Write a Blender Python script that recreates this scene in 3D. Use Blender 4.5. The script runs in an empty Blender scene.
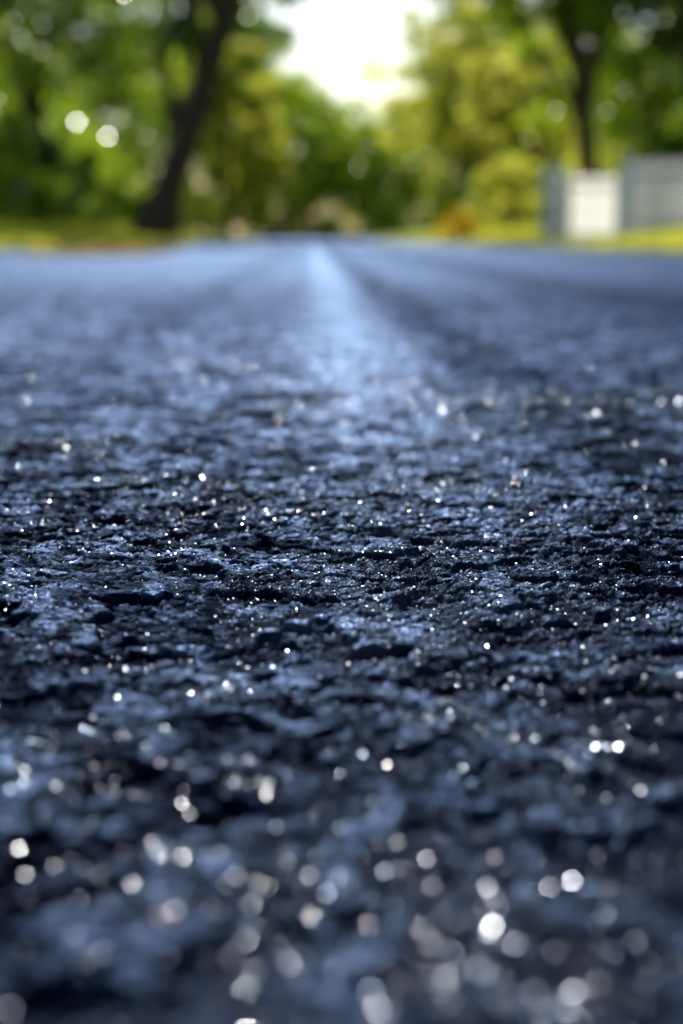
import bpy, math, numpy as np
from mathutils import Vector
rng=np.random.default_rng(7)
R=math.radians
scene=bpy.context.scene
scene.view_settings.view_transform='Standard'
scene.view_settings.look='None'
scene.view_settings.exposure=0
SUN_E,SUN_AZ=37.0,-4.0

# ---------------------------------------------------------------- helpers
def link(o,parent=None):
    scene.collection.objects.link(o)
    if parent is not None: o.parent=parent
    return o
def empty(name,loc=(0,0,0)):
    e=bpy.data.objects.new(name,None); e.location=loc; e.empty_display_size=.3
    return link(e)
def mesh_np(name,verts,faces,mat=None,smooth=False):
    """faces: (n,k) array, constant k"""
    me=bpy.data.meshes.new(name)
    verts=np.asarray(verts,dtype=np.float32); faces=np.asarray(faces,dtype=np.int32)
    n,k=faces.shape
    me.vertices.add(len(verts)); me.vertices.foreach_set('co',verts.ravel())
    me.loops.add(n*k); me.loops.foreach_set('vertex_index',faces.ravel())
    me.polygons.add(n)
    me.polygons.foreach_set('loop_start',np.arange(0,n*k,k,dtype=np.int32))
    me.polygons.foreach_set('loop_total',np.full(n,k,dtype=np.int32))
    me.polygons.foreach_set('use_smooth',np.full(n,smooth,dtype=bool))
    me.update(calc_edges=True)
    if mat: me.materials.append(mat)
    return me
def fract(a): return a-np.floor(a)
def hsh(ix,iy,s):
    return fract(np.sin(ix*127.1+iy*311.7+s*74.7)*43758.5453)
def vnoise(x,y,s=0):
    ix=np.floor(x);iy=np.floor(y);fx=x-ix;fy=y-iy
    fx=fx*fx*(3-2*fx);fy=fy*fy*(3-2*fy)
    a=hsh(ix,iy,s);b=hsh(ix+1,iy,s);c=hsh(ix,iy+1,s);d=hsh(ix+1,iy+1,s)
    return (a+(b-a)*fx)*(1-fy)+(c+(d-c)*fx)*fy-.5
def worley(x,y,s):
    ix=np.floor(x);iy=np.floor(y)
    f1=np.full(x.shape,9.);f2=np.full(x.shape,9.)
    idr=np.zeros(x.shape);dx1=np.zeros(x.shape);dy1=np.zeros(x.shape);id2=np.zeros(x.shape);id3=np.zeros(x.shape)
    for a in(-1,0,1):
        for b in(-1,0,1):
            cx=ix+a;cy=iy+b
            h1=hsh(cx,cy,s);h2=hsh(cx,cy,s+3.3)
            dx=x-(cx+h1);dy=y-(cy+h2)
            d=np.sqrt(dx*dx+dy*dy)
            m=d<f1
            f2=np.where(m,f1,np.minimum(f2,d))
            f1=np.where(m,d,f1)
            idr=np.where(m,hsh(cx,cy,s+9.1),idr);dx1=np.where(m,dx,dx1);dy1=np.where(m,dy,dy1)
            id2=np.where(m,h1,id2);id3=np.where(m,h2,id3)
    return f1,f2,idr,dx1,dy1,id2,id3
def sst(a,b,x):
    t=np.clip((x-a)/(b-a),0,1);return t*t*(3-2*t)

def height(x,y,sp,full=False):
    """asphalt surface height; sp = local mesh spacing"""
    f1=1-sst(.0018,.0045,sp)     # small aggregate
    f0=1-sst(.006,.014,sp)       # large aggregate
    wx=x+.006*vnoise(x/.013,y/.013,1)+.0028*vnoise(x/.004,y/.004,11)
    wy=y+.006*vnoise(x/.013,y/.013,2)+.0028*vnoise(x/.004,y/.004,12)
    a,b,i,dx,dy,t1,t2=worley(wx/.0110,wy/.0110,5)
    e=b-a
    crack=.45+.55*sst(-.15,.2,vnoise(x/.05,y/.05,55))
    pl=sst(.0,.18,e)*sst(.15,.40,i)
    h=f0*(pl*(.40+.60*i)*.0030*crack+((t1-.5)*dx+(t2-.5)*dy)*.0028*sst(0,.3,e))
    a2,b2,i2,dx2,dy2,u1,u2=worley(wx/.0042+3,wy/.0042,25)
    g=sst(0,.35,b2-a2)*i2
    h=h+f1*(g*.0012+((u1-.5)*dx2+(u2-.5)*dy2)*.0012)
    h=h+f0*vnoise(x/.0105,y/.0105,33)*.0010
    h=h+f1*vnoise(x/.0024,y/.0024,31)*.0006
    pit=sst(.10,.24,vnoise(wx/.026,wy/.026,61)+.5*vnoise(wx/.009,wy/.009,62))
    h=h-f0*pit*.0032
    h=h+f0*vnoise(x/.04,y/.04,41)*.0040
    h=h+(1-sst(.02,.06,sp))*vnoise(x/.13,y/.13,43)*.0060
    h=h+vnoise(x/.9,y/1.6,44)*.004*sst(.3,1.5,y)
    if full:
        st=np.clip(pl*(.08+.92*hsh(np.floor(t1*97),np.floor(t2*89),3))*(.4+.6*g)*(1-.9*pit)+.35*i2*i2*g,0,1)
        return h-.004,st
    return h-.004

# ---------------------------------------------------------------- node helpers
def new_mat(name):
    m=bpy.data.materials.new(name);m.use_nodes=True
    nt=m.node_tree;nt.nodes.clear()
    out=nt.nodes.new('ShaderNodeOutputMaterial')
    return m,nt,out
def N(nt,t,**kw):
    n=nt.nodes.new(t)
    for k,v in kw.items():
        if k in n.inputs.keys(): n.inputs[k].default_value=v
        else: setattr(n,k,v)
    return n
def ramp(nt,fac,stops):
    r=nt.nodes.new('ShaderNodeValToRGB')
    els=r.color_ramp.elements
    while len(els)<len(stops): els.new(.5)
    for e,(p,c) in zip(els,stops):
        e.position=p;e.color=(*c,1) if len(c)==3 else c
    nt.links.new(fac,r.inputs[0]);return r
def noise(nt,vec,scale,detail=3,rough=.55):
    n=nt.nodes.new('ShaderNodeTexNoise');n.inputs['Scale'].default_value=scale
    n.inputs['Detail'].default_value=detail;n.inputs['Roughness'].default_value=rough
    nt.links.new(vec,n.inputs['Vector']);return n
def math_(nt,op,a,b):
    m=nt.nodes.new('ShaderNodeMath');m.operation=op
    for i,v in enumerate((a,b)):
        if v is None: continue
        if isinstance(v,(int,float)): m.inputs[i].default_value=v
        else: nt.links.new(v,m.inputs[i])
    return m.outputs[0]
def mapr(nt,v,a,b,c,d):
    m=nt.nodes.new('ShaderNodeMapRange');nt.links.new(v,m.inputs[0])
    for i,k in enumerate((a,b,c,d)): m.inputs[i+1].default_value=k
    return m.outputs[0]

# ---------------------------------------------------------------- materials
def mat_road():
    m,nt,out=new_mat('wet_asphalt');L=nt.links.new
    g=N(nt,'ShaderNodeNewGeometry');P=g.outputs['Position']
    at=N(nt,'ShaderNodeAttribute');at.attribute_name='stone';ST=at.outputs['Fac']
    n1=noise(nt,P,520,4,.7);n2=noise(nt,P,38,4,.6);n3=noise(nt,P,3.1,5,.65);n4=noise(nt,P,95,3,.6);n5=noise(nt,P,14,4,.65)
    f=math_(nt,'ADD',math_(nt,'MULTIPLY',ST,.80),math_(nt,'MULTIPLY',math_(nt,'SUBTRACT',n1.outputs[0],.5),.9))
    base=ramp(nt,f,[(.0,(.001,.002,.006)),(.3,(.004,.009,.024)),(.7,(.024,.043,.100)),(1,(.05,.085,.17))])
    sep=N(nt,'ShaderNodeSeparateXYZ');L(P,sep.inputs[0]);X=sep.outputs[0];Yc=sep.outputs[1]
    n2c=math_(nt,'SUBTRACT',n2.outputs[0],.5);n3c=math_(nt,'SUBTRACT',n3.outputs[0],.5);n5c=math_(nt,'SUBTRACT',n5.outputs[0],.5)
    wob=math_(nt,'ADD',math_(nt,'ADD',math_(nt,'SUBTRACT',X,.06),math_(nt,'MULTIPLY',n2c,.14)),math_(nt,'MULTIPLY',n5c,.14))
    strip=mapr(nt,math_(nt,'ABSOLUTE',wob,None),.10,.02,0,1)
    wear=math_(nt,'MULTIPLY',mapr(nt,n2.outputs[0],.36,.6,0,1),mapr(nt,n5.outputs[0],.35,.55,.2,1))
    fy=mapr(nt,Yc,.7,1.4,.08,.8)
    w2=math_(nt,'MULTIPLY',math_(nt,'MULTIPLY',strip,fy),wear)
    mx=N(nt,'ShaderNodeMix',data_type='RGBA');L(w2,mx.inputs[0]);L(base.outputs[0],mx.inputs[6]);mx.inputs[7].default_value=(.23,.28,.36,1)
    s1=mapr(nt,math_(nt,'ABSOLUTE',math_(nt,'ADD',math_(nt,'SUBTRACT',X,.23),math_(nt,'MULTIPLY',n3c,.25)),None),.09,.01,0,.65)
    s2=mapr(nt,math_(nt,'ABSOLUTE',math_(nt,'ADD',math_(nt,'ADD',X,.30),math_(nt,'MULTIPLY',n3c,.4)),None),.12,.02,0,.35)
    s3=mapr(nt,math_(nt,'ABSOLUTE',math_(nt,'ADD',math_(nt,'SUBTRACT',X,.85),math_(nt,'MULTIPLY',n3c,.5)),None),.3,.05,0,.55)
    seam=math_(nt,'MAXIMUM',math_(nt,'MAXIMUM',s1,s2),s3)
    seam=math_(nt,'MULTIPLY',seam,mapr(nt,Yc,.9,1.6,0,1))
    mxs=N(nt,'ShaderNodeMix',data_type='RGBA');L(seam,mxs.inputs[0]);L(mx.outputs[2],mxs.inputs[6]);mxs.inputs[7].default_value=(.004,.007,.014,1)
    r3=ramp(nt,math_(nt,'ADD',n3.outputs[0],math_(nt,'MULTIPLY',n5c,.6)),[(.32,(.45,)*3),(.68,(1.5,)*3)])
    mm=N(nt,'ShaderNodeMix',data_type='RGBA',blend_type='MULTIPLY');mm.inputs[0].default_value=1
    L(mxs.outputs[2],mm.inputs[6]);L(r3.outputs[0],mm.inputs[7])
    rr=mapr(nt,n4.outputs[0],.35,.65,.28,.54)
    rr=math_(nt,'ADD',rr,math_(nt,'MULTIPLY',seam,.15));rr=math_(nt,'SUBTRACT',rr,math_(nt,'MULTIPLY',strip,.06))
    b=N(nt,'ShaderNodeBump');b.inputs['Strength'].default_value=.9;b.inputs['Distance'].default_value=.0009
    L(n1.outputs[0],b.inputs['Height'])
    b2=N(nt,'ShaderNodeBump');b2.inputs['Distance'].default_value=.006
    L(mapr(nt,Yc,1.3,3.5,.0,.8),b2.inputs['Strength']);L(n4.outputs[0],b2.inputs['Height']);L(b.outputs[0],b2.inputs['Normal'])
    b3=N(nt,'ShaderNodeBump');b3.inputs['Distance'].default_value=.02
    L(mapr(nt,Yc,1.2,4,0,.5),b3.inputs['Strength']);L(n5.outputs[0],b3.inputs['Height']);L(b2.outputs[0],b3.inputs['Normal'])
    NR=b3.outputs[0]
    # bitumen body + bluish wet film
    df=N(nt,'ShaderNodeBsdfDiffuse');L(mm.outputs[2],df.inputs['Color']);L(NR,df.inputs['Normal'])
    gl=N(nt,'ShaderNodeBsdfGlossy');gl.inputs['Color'].default_value=(.38,.56,1,1);L(rr,gl.inputs['Roughness']);L(NR,gl.inputs['Normal'])
    fr=N(nt,'ShaderNodeFresnel');fr.inputs['IOR'].default_value=1.42;L(NR,fr.inputs['Normal'])
    sl=mapr(nt,ST,.02,.6,.02,.40)
    sl=math_(nt,'MULTIPLY',sl,mapr(nt,n5.outputs[0],.35,.65,.28,1.4))
    sl=math_(nt,'ADD',sl,mapr(nt,Yc,1.5,5,0,.04))
    sl=math_(nt,'MULTIPLY',sl,math_(nt,'SUBTRACT',1.0,math_(nt,'MULTIPLY',seam,.8)))
    sl=math_(nt,'ADD',sl,math_(nt,'MULTIPLY',math_(nt,'MULTIPLY',strip,mapr(nt,Yc,.5,1.4,.2,1)),.17))
    fac=math_(nt,'MINIMUM',math_(nt,'MULTIPLY',fr.outputs[0],sl),.36)
    ms=N(nt,'ShaderNodeMixShader');L(fac,ms.inputs[0]);L(df.outputs[0],ms.inputs[1]);L(gl.outputs[0],ms.inputs[2])
    L(ms.outputs[0],out.inputs[0]);return m
def mat_chip():
    m,nt,out=new_mat('glint_chip_metal')  # metallic finish for the added chips, so they flash in the sun
    p=N(nt,'ShaderNodeBsdfPrincipled');p.inputs['Roughness'].default_value=.20
    g=N(nt,'ShaderNodeNewGeometry')
    r=ramp(nt,g.outputs['Random Per Island'],[(0,(.03,.05,.09)),(.4,(.10,.13,.20)),(.7,(.30,.31,.36)),(.85,(.40,.46,.58)),(1,(.66,.72,.84))])
    nt.links.new(r.outputs[0],p.inputs['Base Color'])
    p.inputs['Metallic'].default_value=1
    nt.links.new(p.outputs[0],out.inputs[0]);return m
def mat_leaf(name,dark,light,trans,tmix=.45,rough=.23,spec=.5):
    m,nt,out=new_mat(name);L=nt.links.new
    g=N(nt,'ShaderNodeNewGeometry')
    n=noise(nt,g.outputs['Position'],.45,3)
    a=math_(nt,'ADD',math_(nt,'MULTIPLY',g.outputs['Random Per Island'],.5),math_(nt,'MULTIPLY',n.outputs[0],.6))
    r=ramp(nt,a,[(.2,dark),(.8,light)])
    p=N(nt,'ShaderNodeBsdfPrincipled');p.inputs['Roughness'].default_value=rough;p.inputs['Specular IOR Level'].default_value=spec
    L(r.outputs[0],p.inputs['Base Color'])
    t=N(nt,'ShaderNodeBsdfTranslucent')
    tm=N(nt,'ShaderNodeMix',data_type='RGBA',blend_type='MULTIPLY');tm.inputs[0].default_value=.7
    tm.inputs[6].default_value=(*trans,1);r2=ramp(nt,a,[(.25,(.22,.27,.18)),(.75,(1,1,1))]);L(r2.outputs[0],tm.inputs[7])
    L(tm.outputs[2],t.inputs[0])
    x=N(nt,'ShaderNodeMixShader');x.inputs[0].default_value=tmix
    L(p.outputs[0],x.inputs[1]);L(t.outputs[0],x.inputs[2]);L(x.outputs[0],out.inputs[0]);return m
def mat_simple(name,c1,c2,scale,rough=.8,bump=0,trans=0):
    m,nt,out=new_mat(name);L=nt.links.new
    g=N(nt,'ShaderNodeNewGeometry');n=noise(nt,g.outputs['Position'],scale,5,.6)
    r=ramp(nt,n.outputs[0],[(.3,c1),(.7,c2)])
    p=N(nt,'ShaderNodeBsdfPrincipled');p.inputs['Roughness'].default_value=rough
    L(r.outputs[0],p.inputs['Base Color'])
    if bump:
        b=N(nt,'ShaderNodeBump');b.inputs['Distance'].default_value=bump;L(n.outputs[0],b.inputs['Height']);L(b.outputs[0],p.inputs['Normal'])
    if trans:
        t=N(nt,'ShaderNodeBsdfTranslucent');L(r.outputs[0],t.inputs[0])
        x=N(nt,'ShaderNodeMixShader');x.inputs[0].default_value=trans
        L(p.outputs[0],x.inputs[1]);L(t.outputs[0],x.inputs[2]);L(x.outputs[0],out.inputs[0])
    else: L(p.outputs[0],out.inputs[0])
    return m
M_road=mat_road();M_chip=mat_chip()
M_bark=mat_simple('bark',(.07,.040,.024),(.18,.11,.07),6,.9,.03)
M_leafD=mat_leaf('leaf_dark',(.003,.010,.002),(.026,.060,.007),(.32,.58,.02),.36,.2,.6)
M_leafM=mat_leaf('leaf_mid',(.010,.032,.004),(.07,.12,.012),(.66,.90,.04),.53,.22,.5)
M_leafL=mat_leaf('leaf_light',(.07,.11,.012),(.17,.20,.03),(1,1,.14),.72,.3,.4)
M_grass=mat_leaf('grass_blades',(.08,.14,.014),(.18,.22,.03),(1,1,.12),.6,.4)
M_soil=mat_simple('lawn_ground',(.07,.12,.015),(.17,.20,.035),1.3,.9,.02)
M_white=mat_simple('white_paint',(.78,.78,.78),(.85,.85,.84),5,.5)
M_vinyl=mat_simple('white_vinyl',(.86,.86,.84),(.93,.93,.91),5,.5,0,.74)
M_grey=mat_simple('pale_vinyl_boards',(.40,.41,.43),(.72,.72,.71),1.6,.7,0,.40)
M_straw=mat_simple('dry_leaves',(.45,.32,.10),(.65,.50,.20),20,.9,0,.4)
M_orange=mat_leaf('orange_petals',(.88,.46,.01),(.95,.64,.03),(1,.74,.03),.65,.5)

# ---------------------------------------------------------------- road
def grow(start,first,rate,end):
    out=[];p=start;s=first
    while p<end:
        s*=rate;p+=s;out.append(p)
    return out
HW=3.85
xc=list(np.arange(-.24,.2401,.0010))
side=grow(xc[-1],.0010,1.0115,HW);side[-1]=HW
xs=np.array([-v for v in side[::-1]]+xc+side)
yc=list(np.arange(.17,.95,.00095))
yf=grow(yc[-1],.00095,1.0060,180)
yb=grow(-yc[0],.0010,1.03,8)
ys=np.array([-v for v in yb[::-1]]+yc+yf)
sx=np.gradient(xs);sy=np.gradient(ys)
X,Y=np.meshgrid(xs,ys);SP=np.maximum(sx[None,:],np.abs(sy)[:,None]*.8)
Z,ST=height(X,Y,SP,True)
nx,ny=len(xs),len(ys)
print('road grid',nx,ny,nx*ny)
idx=np.arange(nx*ny).reshape(ny,nx)
F=np.stack([idx[:-1,:-1],idx[:-1,1:],idx[1:,1:],idx[1:,:-1]],-1).reshape(-1,4)
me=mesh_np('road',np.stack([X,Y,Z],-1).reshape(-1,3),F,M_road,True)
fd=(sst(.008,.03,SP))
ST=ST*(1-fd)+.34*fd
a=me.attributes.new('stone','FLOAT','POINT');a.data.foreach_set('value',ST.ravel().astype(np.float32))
road=link(bpy.data.objects.new('road',me))
del X,Y,Z,SP,F,idx,ST,fd

# reflective chips added to stand in for sun glints on wet stones
n=330000
u=rng.random(n)**.62
gy=.2*(2.3/.2)**u
gx=(rng.random(n)*2-1)*(.12+.38*gy)
dens=vnoise(gx/.09,gy/.09,77)+.6*vnoise(gx/.03,gy/.03,78)
keep=(dens+rng.normal(0,.24,n))>.08
NC=5500
clx=.27+.16*(rng.random(NC)-.5)*2+rng.normal(0,.02,NC);cly=rng.normal(1.34,.08,NC)
clx2=rng.normal(.42,.04,2500);cly2=rng.normal(1.28,.10,2500)
gx=np.concatenate([gx[keep],clx,clx2]);gy=np.concatenate([gy[keep],cly,cly2]);n=len(gx)
spx=np.interp(np.abs(gx),xs[xs>=0],sx[xs>=0]);spy=np.interp(gy,ys,np.abs(sy))
gz=height(gx,gy,np.maximum(spx,spy*.8))
nrm=np.stack([rng.normal(0,.20,n),rng.normal(0,.25,n),np.ones(n)],-1)
nrm/=np.linalg.norm(nrm,axis=1)[:,None]
t=np.cross(nrm,np.array([0,1,.0]));t/=np.linalg.norm(t,axis=1)[:,None];bt=np.cross(nrm,t)
rad=np.clip(rng.lognormal(math.log(.00023),.36,n),.00012,.00048)
rad[-(NC+2500):]*=2.0
c=np.stack([gx,gy,gz+.0005+np.maximum(rad-.0005,0)],-1)
V=np.zeros((n,10,3))
for k in range(5):
    a=k*math.pi*.4+rng.random(n)*.6
    rr=rad*(.8+.4*rng.random(n))
    off=np.cos(a)[:,None]*t*rr[:,None]+np.sin(a)[:,None]*bt*rr[:,None]
    V[:,k]=c+off
    V[:,5+k]=c+off*1.25-np.array([0,0,1])*(rad[:,None]*1.3+.0003)
V=V.reshape(-1,3)
b0=np.arange(n)*10
tri=[np.stack([b0,b0+1,b0+2],-1),np.stack([b0,b0+2,b0+3],-1),np.stack([b0,b0+3,b0+4],-1)]
for k in range(5):
    k2=(k+1)%5
    tri+= [np.stack([b0+k,b0+5+k,b0+5+k2],-1),np.stack([b0+k,b0+5+k2,b0+k2],-1)]
link(bpy.data.objects.new('wet_grit',mesh_np('wet_grit',V,np.concatenate(tri),M_chip,False)))

# ---------------------------------------------------------------- ground (one sheet, rising gently away from the road)
def gh(x):
    a=np.abs(x)
    return np.where(a<HW-.02,-.06,.04+.13*np.clip(a-HW-.1,0,6)+.02*np.clip(a-10,0,20))
gxs=np.array([-1500,-300,-80,-33,-20,-13,-10,-8,-7,-5.5,-4.6,-3.95,-3.86,-3.80,3.80,3.86,3.95,4.6,5.5,7,8,10,13,20,33,80,300,1500.])
gys=np.array([-60,-20,-5,0,5,10,15,20,25,30,40,50,60,80,100,140,200,400,900,2500.])
GX,GY=np.meshgrid(gxs,gys);GZ=gh(GX)
GZ=np.where(GY>170,np.maximum(GZ,-.01),GZ)
idx=np.arange(GX.size).reshape(GX.shape)
F=np.stack([idx[:-1,:-1],idx[:-1,1:],idx[1:,1:],idx[1:,:-1]],-1).reshape(-1,4)
link(bpy.data.objects.new('ground',mesh_np('ground',np.stack([GX,GY,GZ],-1).reshape(-1,3),F,M_soil,False)))

def blades(name,x,y,z,h,mat,w=.02,parent=None):
    n=len(x);a=rng.random(n)*6.283
    lean=rng.normal(0,.35,(n,2))*h[:,None]
    dx=np.cos(a)*w*(.5+rng.random(n));dy=np.sin(a)*w*(.5+rng.random(n))
    V=np.stack([np.stack([x-dx,y-dy,z],-1),np.stack([x+dx,y+dy,z],-1),np.stack([x+lean[:,0],y+lean[:,1],z+h],-1)],1).reshape(-1,3)
    F=np.arange(3*n).reshape(n,3)
    return link(bpy.data.objects.new(name,mesh_np(name,V,F,mat)),parent)
n=150000
gy=6+84*rng.random(n)**1.4
gxx=HW+.04+6*rng.random(n)**1.4;sg=np.where(rng.random(n)<.5,-1,1);gxx*=sg
blades('grass',gxx,gy,gh(gxx)-.01,.05+.09*rng.random(n),M_grass,.014)

# ---------------------------------------------------------------- foliage + trees
def leaf_cloud(centers,radii,per,size,flat=.8):
    m=len(centers);n=m*per
    ci=np.repeat(np.arange(m),per)
    d=rng.normal(0,1,(n,3));d/=np.linalg.norm(d,axis=1)[:,None]
    r=radii[ci]*(rng.random(n)**.45)
    p=centers[ci]+d*r[:,None]*np.array([1,1,flat])
    a=rng.normal(0,1,(n,3));a/=np.linalg.norm(a,axis=1)[:,None]
    b=np.cross(a,rng.normal(0,1,(n,3)));b/=np.linalg.norm(b,axis=1)[:,None]
    s=size*(.6+.8*rng.random(n))[:,None]
    V=np.stack([p-a*s,p+b*s*.55,p+a*s,p-b*s*.55],1).reshape(-1,3)
    return V,np.arange(4*n).reshape(n,4)
def tube(pts,rads,seg=9):
    pts=np.array(pts,float);V=[];F=[]
    for i,p in enumerate(pts):
        d=pts[min(i+1,len(pts)-1)]-pts[max(i-1,0)];d/=np.linalg.norm(d)
        u=np.cross(d,[0.3,1,0.1]);u/=np.linalg.norm(u);v=np.cross(d,u)
        for k in range(seg):
            a=2*math.pi*k/seg
            V.append(p+(math.cos(a)*u+math.sin(a)*v)*rads[i]*(1+.08*math.sin(3*a+i)))
    for i in range(len(pts)-1):
        for k in range(seg):
            F.append((i*seg+k,i*seg+(k+1)%seg,(i+1)*seg+(k+1)%seg,(i+1)*seg+k))
    return V,F
def tree(x,y,H,crown_r,crown_z0,trunk_r,mat,lean=(0,0),nclump=70,per=80,leaf=.17,name='broadleaf_tree',cs=1.0,hollow=.4,cf=.8):
    z=float(gh(np.array(x)))-.05
    e=empty(name,(x,y,z))
    V=[];F=[]
    def add(v,f):
        o=len(V);V.extend(v);F.extend([tuple(i+o for i in q) for q in f])
    K=9;top=H*.8
    P=[];Rr=[]
    for i in range(K):
        t=i/(K-1)
        P.append((lean[0]*t**1.0+.15*math.sin(3*t+x),lean[1]*t+.15*math.cos(4*t+y),top*t))
        Rr.append(trunk_r*(1.35 if i==0 else 1-.75*t))
    P0=np.array(P);add(*tube(P,Rr))
    cc=np.array([lean[0]*cf,lean[1]*cf,(crown_z0+H)/2]);ch=(H-crown_z0)/2
    cl=[]
    while len(cl)<nclump:
        d=rng.normal(0,1,3);d/=np.linalg.norm(d)
        r=(hollow+(1-hollow)*rng.random())*(.8+.4*rng.random())
        q=cc+d*np.array([crown_r,crown_r,ch])*r
        if q[2]>crown_z0*.8: cl.append(q)
    cl=np.array(cl)
    for q in cl[:14]:
        t0=np.clip((q[2]-crown_r*.7)/top,.28,.9);i=int(t0*(K-1))
        s=P0[i];mid=(s+q)/2+np.array([0,0,.12*np.linalg.norm(q-s)])
        add(*tube([s,(s+mid)/2+rng.normal(0,.08,3),mid,(mid+q)/2,q],[Rr[i]*.55,Rr[i]*.45,Rr[i]*.34,Rr[i]*.2,.02],6))
    link(bpy.data.objects.new('trunk_and_limbs',mesh_np('trunk',np.array(V),np.array(F),M_bark,True)),e)
    rad=(crown_r*.11+crown_r*.15*rng.random(len(cl)))*cs
    lv,lf=leaf_cloud(cl,rad,per,leaf)
    link(bpy.data.objects.new('crown',mesh_np('crown',lv,lf,mat)),e)
    return e
def px(p,d): return (p-312)/1422*d
# left side
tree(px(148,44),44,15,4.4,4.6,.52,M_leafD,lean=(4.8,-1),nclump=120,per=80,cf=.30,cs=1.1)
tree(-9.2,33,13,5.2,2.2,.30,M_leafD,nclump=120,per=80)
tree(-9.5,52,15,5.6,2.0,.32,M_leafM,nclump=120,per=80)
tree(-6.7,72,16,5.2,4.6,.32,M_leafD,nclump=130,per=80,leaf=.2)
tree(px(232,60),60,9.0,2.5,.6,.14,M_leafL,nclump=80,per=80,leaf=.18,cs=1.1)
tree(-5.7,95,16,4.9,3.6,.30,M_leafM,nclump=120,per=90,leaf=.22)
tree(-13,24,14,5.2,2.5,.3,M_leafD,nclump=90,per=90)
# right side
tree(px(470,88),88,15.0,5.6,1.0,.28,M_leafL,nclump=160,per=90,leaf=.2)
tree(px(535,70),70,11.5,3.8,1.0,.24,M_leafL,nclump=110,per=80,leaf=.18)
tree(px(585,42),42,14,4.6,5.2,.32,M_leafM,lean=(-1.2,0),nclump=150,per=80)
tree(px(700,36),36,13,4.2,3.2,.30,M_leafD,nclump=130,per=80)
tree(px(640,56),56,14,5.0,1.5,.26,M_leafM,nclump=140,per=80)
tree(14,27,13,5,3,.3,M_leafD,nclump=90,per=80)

def shrub(name,x,y,rx,ry,h,mat,ncl,per,leaf,cr=.35):
    z=float(gh(np.array(x)))
    e=empty(name,(x,y,z))
    d=rng.normal(0,1,(ncl,3));d/=np.linalg.norm(d,axis=1)[:,None];d[:,2]=np.abs(d[:,2])
    c=d*np.array([rx,ry,h-cr])*(.55+.4*rng.random(ncl))[:,None];c[:,2]+=cr*.5
    V,F=leaf_cloud(c,np.full(ncl,cr)*(.7+.6*rng.random(ncl)),per,leaf)
    link(bpy.data.objects.new('leaves',mesh_np('leaves',V,F,mat)),e)
    SV=[];SF=[]
    for q in c[:8]:
        v,f=tube([(0,0,-.05),q*.5+np.array([0,0,.1]),q],[.03,.02,.008],5);o=len(SV);SV+=v;SF+=[tuple(i+o for i in k) for k in f]
    link(bpy.data.objects.new('stems',mesh_np('stems',np.array(SV),np.array(SF),M_bark,True)),e)
    return e
for sx_,sd,r,h,mt in [(-7.8,30,1.9,2.6,M_leafD),(-8.2,36,2.4,3.0,M_leafM),(-8.6,42,2.4,3.0,M_leafD),(-7.6,50,2.2,3.0,M_leafM),(-8,57,2.2,3.4,M_leafM),
    (-6.8,80,2.4,3.4,M_leafL),(9,46,2.3,3.2,M_leafL),(8.0,58,2.0,3.2,M_leafL),(9.3,34,1.9,2.6,M_leafM),(7.6,76,2.2,3.5,M_leafM),(5.6,105,1.6,3.2,M_leafD)]:
    shrub('shrub',sx_,sd,r,r,h,mt,34,80,.12,.5)
shrub('flowering_shrub',px(456,40),40,.58,.5,1.0,M_orange,20,45,.06,.26)

# distant tree belt closing the view
cs=[];rs=[]
for i in range(1900):
    t=rng.random()
    x=rng.normal(0,1)*26 if t<.6 else rng.uniform(-75,75)
    y=rng.uniform(150,185)
    hmax=12+3.5*vnoise(np.array(x/9.),np.array(.3),91)*2+min(abs(x-2.5)/2.2,9)
    cs.append((x,y,rng.random()**.8*hmax));rs.append(1.1+1.2*rng.random())
for i in range(900):
    s=-1 if rng.random()<.5 else 1
    x=s*(17+6*rng.random());y=rng.uniform(-10,150)
    cs.append((x,y,rng.random()*9+.5));rs.append(1.1+1.2*rng.random())
V,F=leaf_cloud(np.array(cs),np.array(rs),75,.34)
link(bpy.data.objects.new('distant_trees',mesh_np('distant_trees',V,F,M_leafM)))

# ---------------------------------------------------------------- fence + gate, crossing the verge
def box(V,F,c,s):
    o=len(V);x,y,z=c;a,b,h=s[0]/2,s[1]/2,s[2]/2
    for dz in(-h,h):
        for dx,dy in((-a,-b),(a,-b),(a,b),(-a,b)): V.append((x+dx,y+dy,z+dz))
    F+= [tuple(o+i for i in q) for q in((0,3,2,1),(4,5,6,7),(0,1,5,4),(1,2,6,5),(2,3,7,6),(3,0,4,7))]
def slat(V,F,c,w,h,ang):
    """thin vinyl slat (single translucent skin, shallow pointed top)"""
    o=len(V);x,y,z=c;dx=math.cos(ang)*w/2;dy=math.sin(ang)*w/2
    V+= [(x-dx,y-dy,z),(x+dx,y+dy,z),(x+dx,y+dy,z+h-.03),(x,y,z+h),(x-dx,y-dy,z+h-.03)]
    F.append((o,o+1,o+2,o+3,o+4))
def obj(name,V,F,mat,parent,bev=.006):
    o=link(bpy.data.objects.new(name,mesh_np(name,np.array(V,float),np.array(F),mat)),parent)
    if bev:
        m=o.modifiers.new('b','BEVEL');m.width=bev;m.segments=2
    return o
GYY=23.0;gx0=px(588,GYY)
g0=float(gh(np.array(gx0)))-.03
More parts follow.
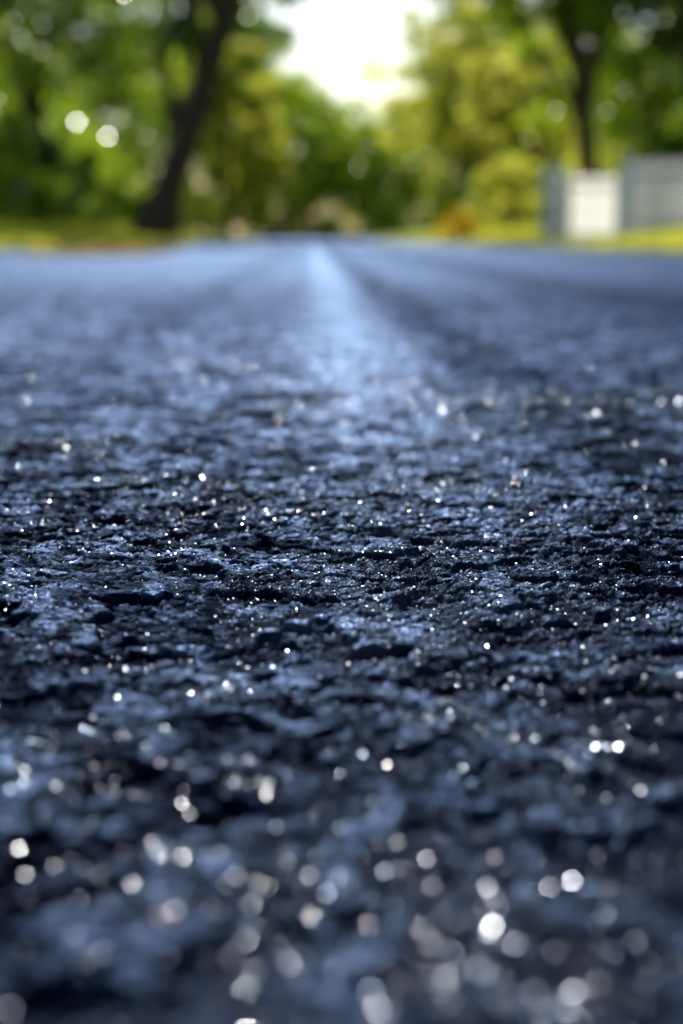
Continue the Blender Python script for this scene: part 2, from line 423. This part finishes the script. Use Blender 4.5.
def run(A,B,e,whites):
    """stepped fence run from A to B, panel by panel"""
    A=np.array(A,float);B=np.array(B,float);Ln=np.linalg.norm(B-A);d=(B-A)/Ln;ang=math.atan2(d[1],d[0])
    np_=max(1,round(Ln/1.15));pl=Ln/np_
    Vg,Fg,Vw,Fw,Vp,Fp,Vr,Fr=[],[],[],[],[],[],[],[]
    for k in range(np_):
        p0=A+d*k*pl;z=float(gh(np.array((p0+d*pl*.5)[0])))-.05
        tgt=(Vw,Fw) if k in whites else (Vg,Fg)
        m=int(round((pl-.12)/.15));st=(pl-.12)/m
        for j in range(m):
            q=p0+d*(.06+st*(j+.5));slat(*tgt,(q[0],q[1],z+.04),st*.93,1.14+.008*rng.normal(),ang+R(rng.normal(0,1)))
        for zz in(.22,.98):
            c=p0+d*pl*.5;o=len(Vr);box(Vr,Fr,(0,0,0),(pl-.125,.035,.05))
            for i in range(o,len(Vr)):
                x,y,w_=Vr[i];y+=.035;Vr[i]=(c[0]+d[0]*x-d[1]*y,c[1]+d[1]*x+d[0]*y,z+zz+w_)
    for k in range(np_+1):
        p0=A+d*k*pl;z=float(gh(np.array(p0[0])))-.08
        box(Vp,Fp,(p0[0],p0[1],z+.66),(.10,.10,1.32));box(Vp,Fp,(p0[0],p0[1],z+1.342),(.14,.14,.04))
    if Vg: obj('boards',Vg,Fg,M_grey,e,0)
    if Vw: obj('white_boards',Vw,Fw,M_vinyl,e,0)
    obj('posts',Vp,Fp,M_white,e);obj('rails',Vr,Fr,M_white,e)
e=empty('board_fence')
run((gx0+.55,GYY+.05),(10.6,19.6),e,(1,4))
e=empty('board_fence')
run((px(541,GYY+1.5),GYY+1.5),(gx0-.52,GYY+.25),e,())
e=empty('white_gate',(gx0,GYY,g0))
V=[];F=[]
for i in range(4): slat(V,F,(-.27+i*.18,0,.03),.170,1.02,0)
obj('pickets',V,F,M_vinyl,e,0)
V=[];F=[]
for s in(-.41,.41):
    box(V,F,(s,0,.54),(.08,.08,1.08));box(V,F,(s,0,1.102),(.11,.11,.04))
obj('posts',V,F,M_white,e)
V=[];F=[]
for z in(.16,.92): box(V,F,(0,.03,z),(.735,.03,.04))
obj('rails',V,F,M_white,e)

n=1600;lx=-2.05+rng.normal(0,.22,n);ly=14.6+rng.normal(0,.7,n)
V,F=leaf_cloud(np.stack([lx,ly,.012+.05*rng.random(n)],-1),np.full(n,.01),1,.04)
link(bpy.data.objects.new('dry_leaf_pile',mesh_np('dry_leaf_pile',V,F,M_straw)))

# ---------------------------------------------------------------- light
w=bpy.data.worlds.new('World');scene.world=w;w.use_nodes=True
nt=w.node_tree;bg=nt.nodes['Background'];sky=nt.nodes.new('ShaderNodeTexSky')
sky.sky_type='NISHITA';sky.sun_disc=False;sky.sun_elevation=R(SUN_E);sky.sun_rotation=R(SUN_AZ)
sky.air_density=1.2;sky.dust_density=1.3;sky.ozone_density=3.0
nt.links.new(sky.outputs[0],bg.inputs[0]);bg.inputs[1].default_value=.135
sl=bpy.data.lights.new('sun','SUN');sl.energy=4.8;sl.angle=R(.5);sl.color=(1,.93,.80)
so=link(bpy.data.objects.new('sun',sl))
az,el=R(SUN_AZ),R(SUN_E)
d=-Vector((math.sin(az)*math.cos(el),math.cos(az)*math.cos(el),math.sin(el)))
so.rotation_euler=d.to_track_quat('-Z','Y').to_euler();so.location=(-5,30,30)

# ---------------------------------------------------------------- camera
cam=bpy.data.cameras.new('camera');co=link(bpy.data.objects.new('camera',cam))
cam.sensor_fit='VERTICAL';cam.sensor_height=36;cam.lens=50
cam.clip_start=.01;cam.clip_end=4000
co.location=(0,0,.15)
pitch=math.atan(273/1422);yaw=math.atan(29/1422)
co.rotation_euler=(math.pi/2-pitch,0,-yaw)
cam.dof.use_dof=True;cam.dof.focus_distance=.668;cam.dof.aperture_fstop=4.6
scene.camera=co
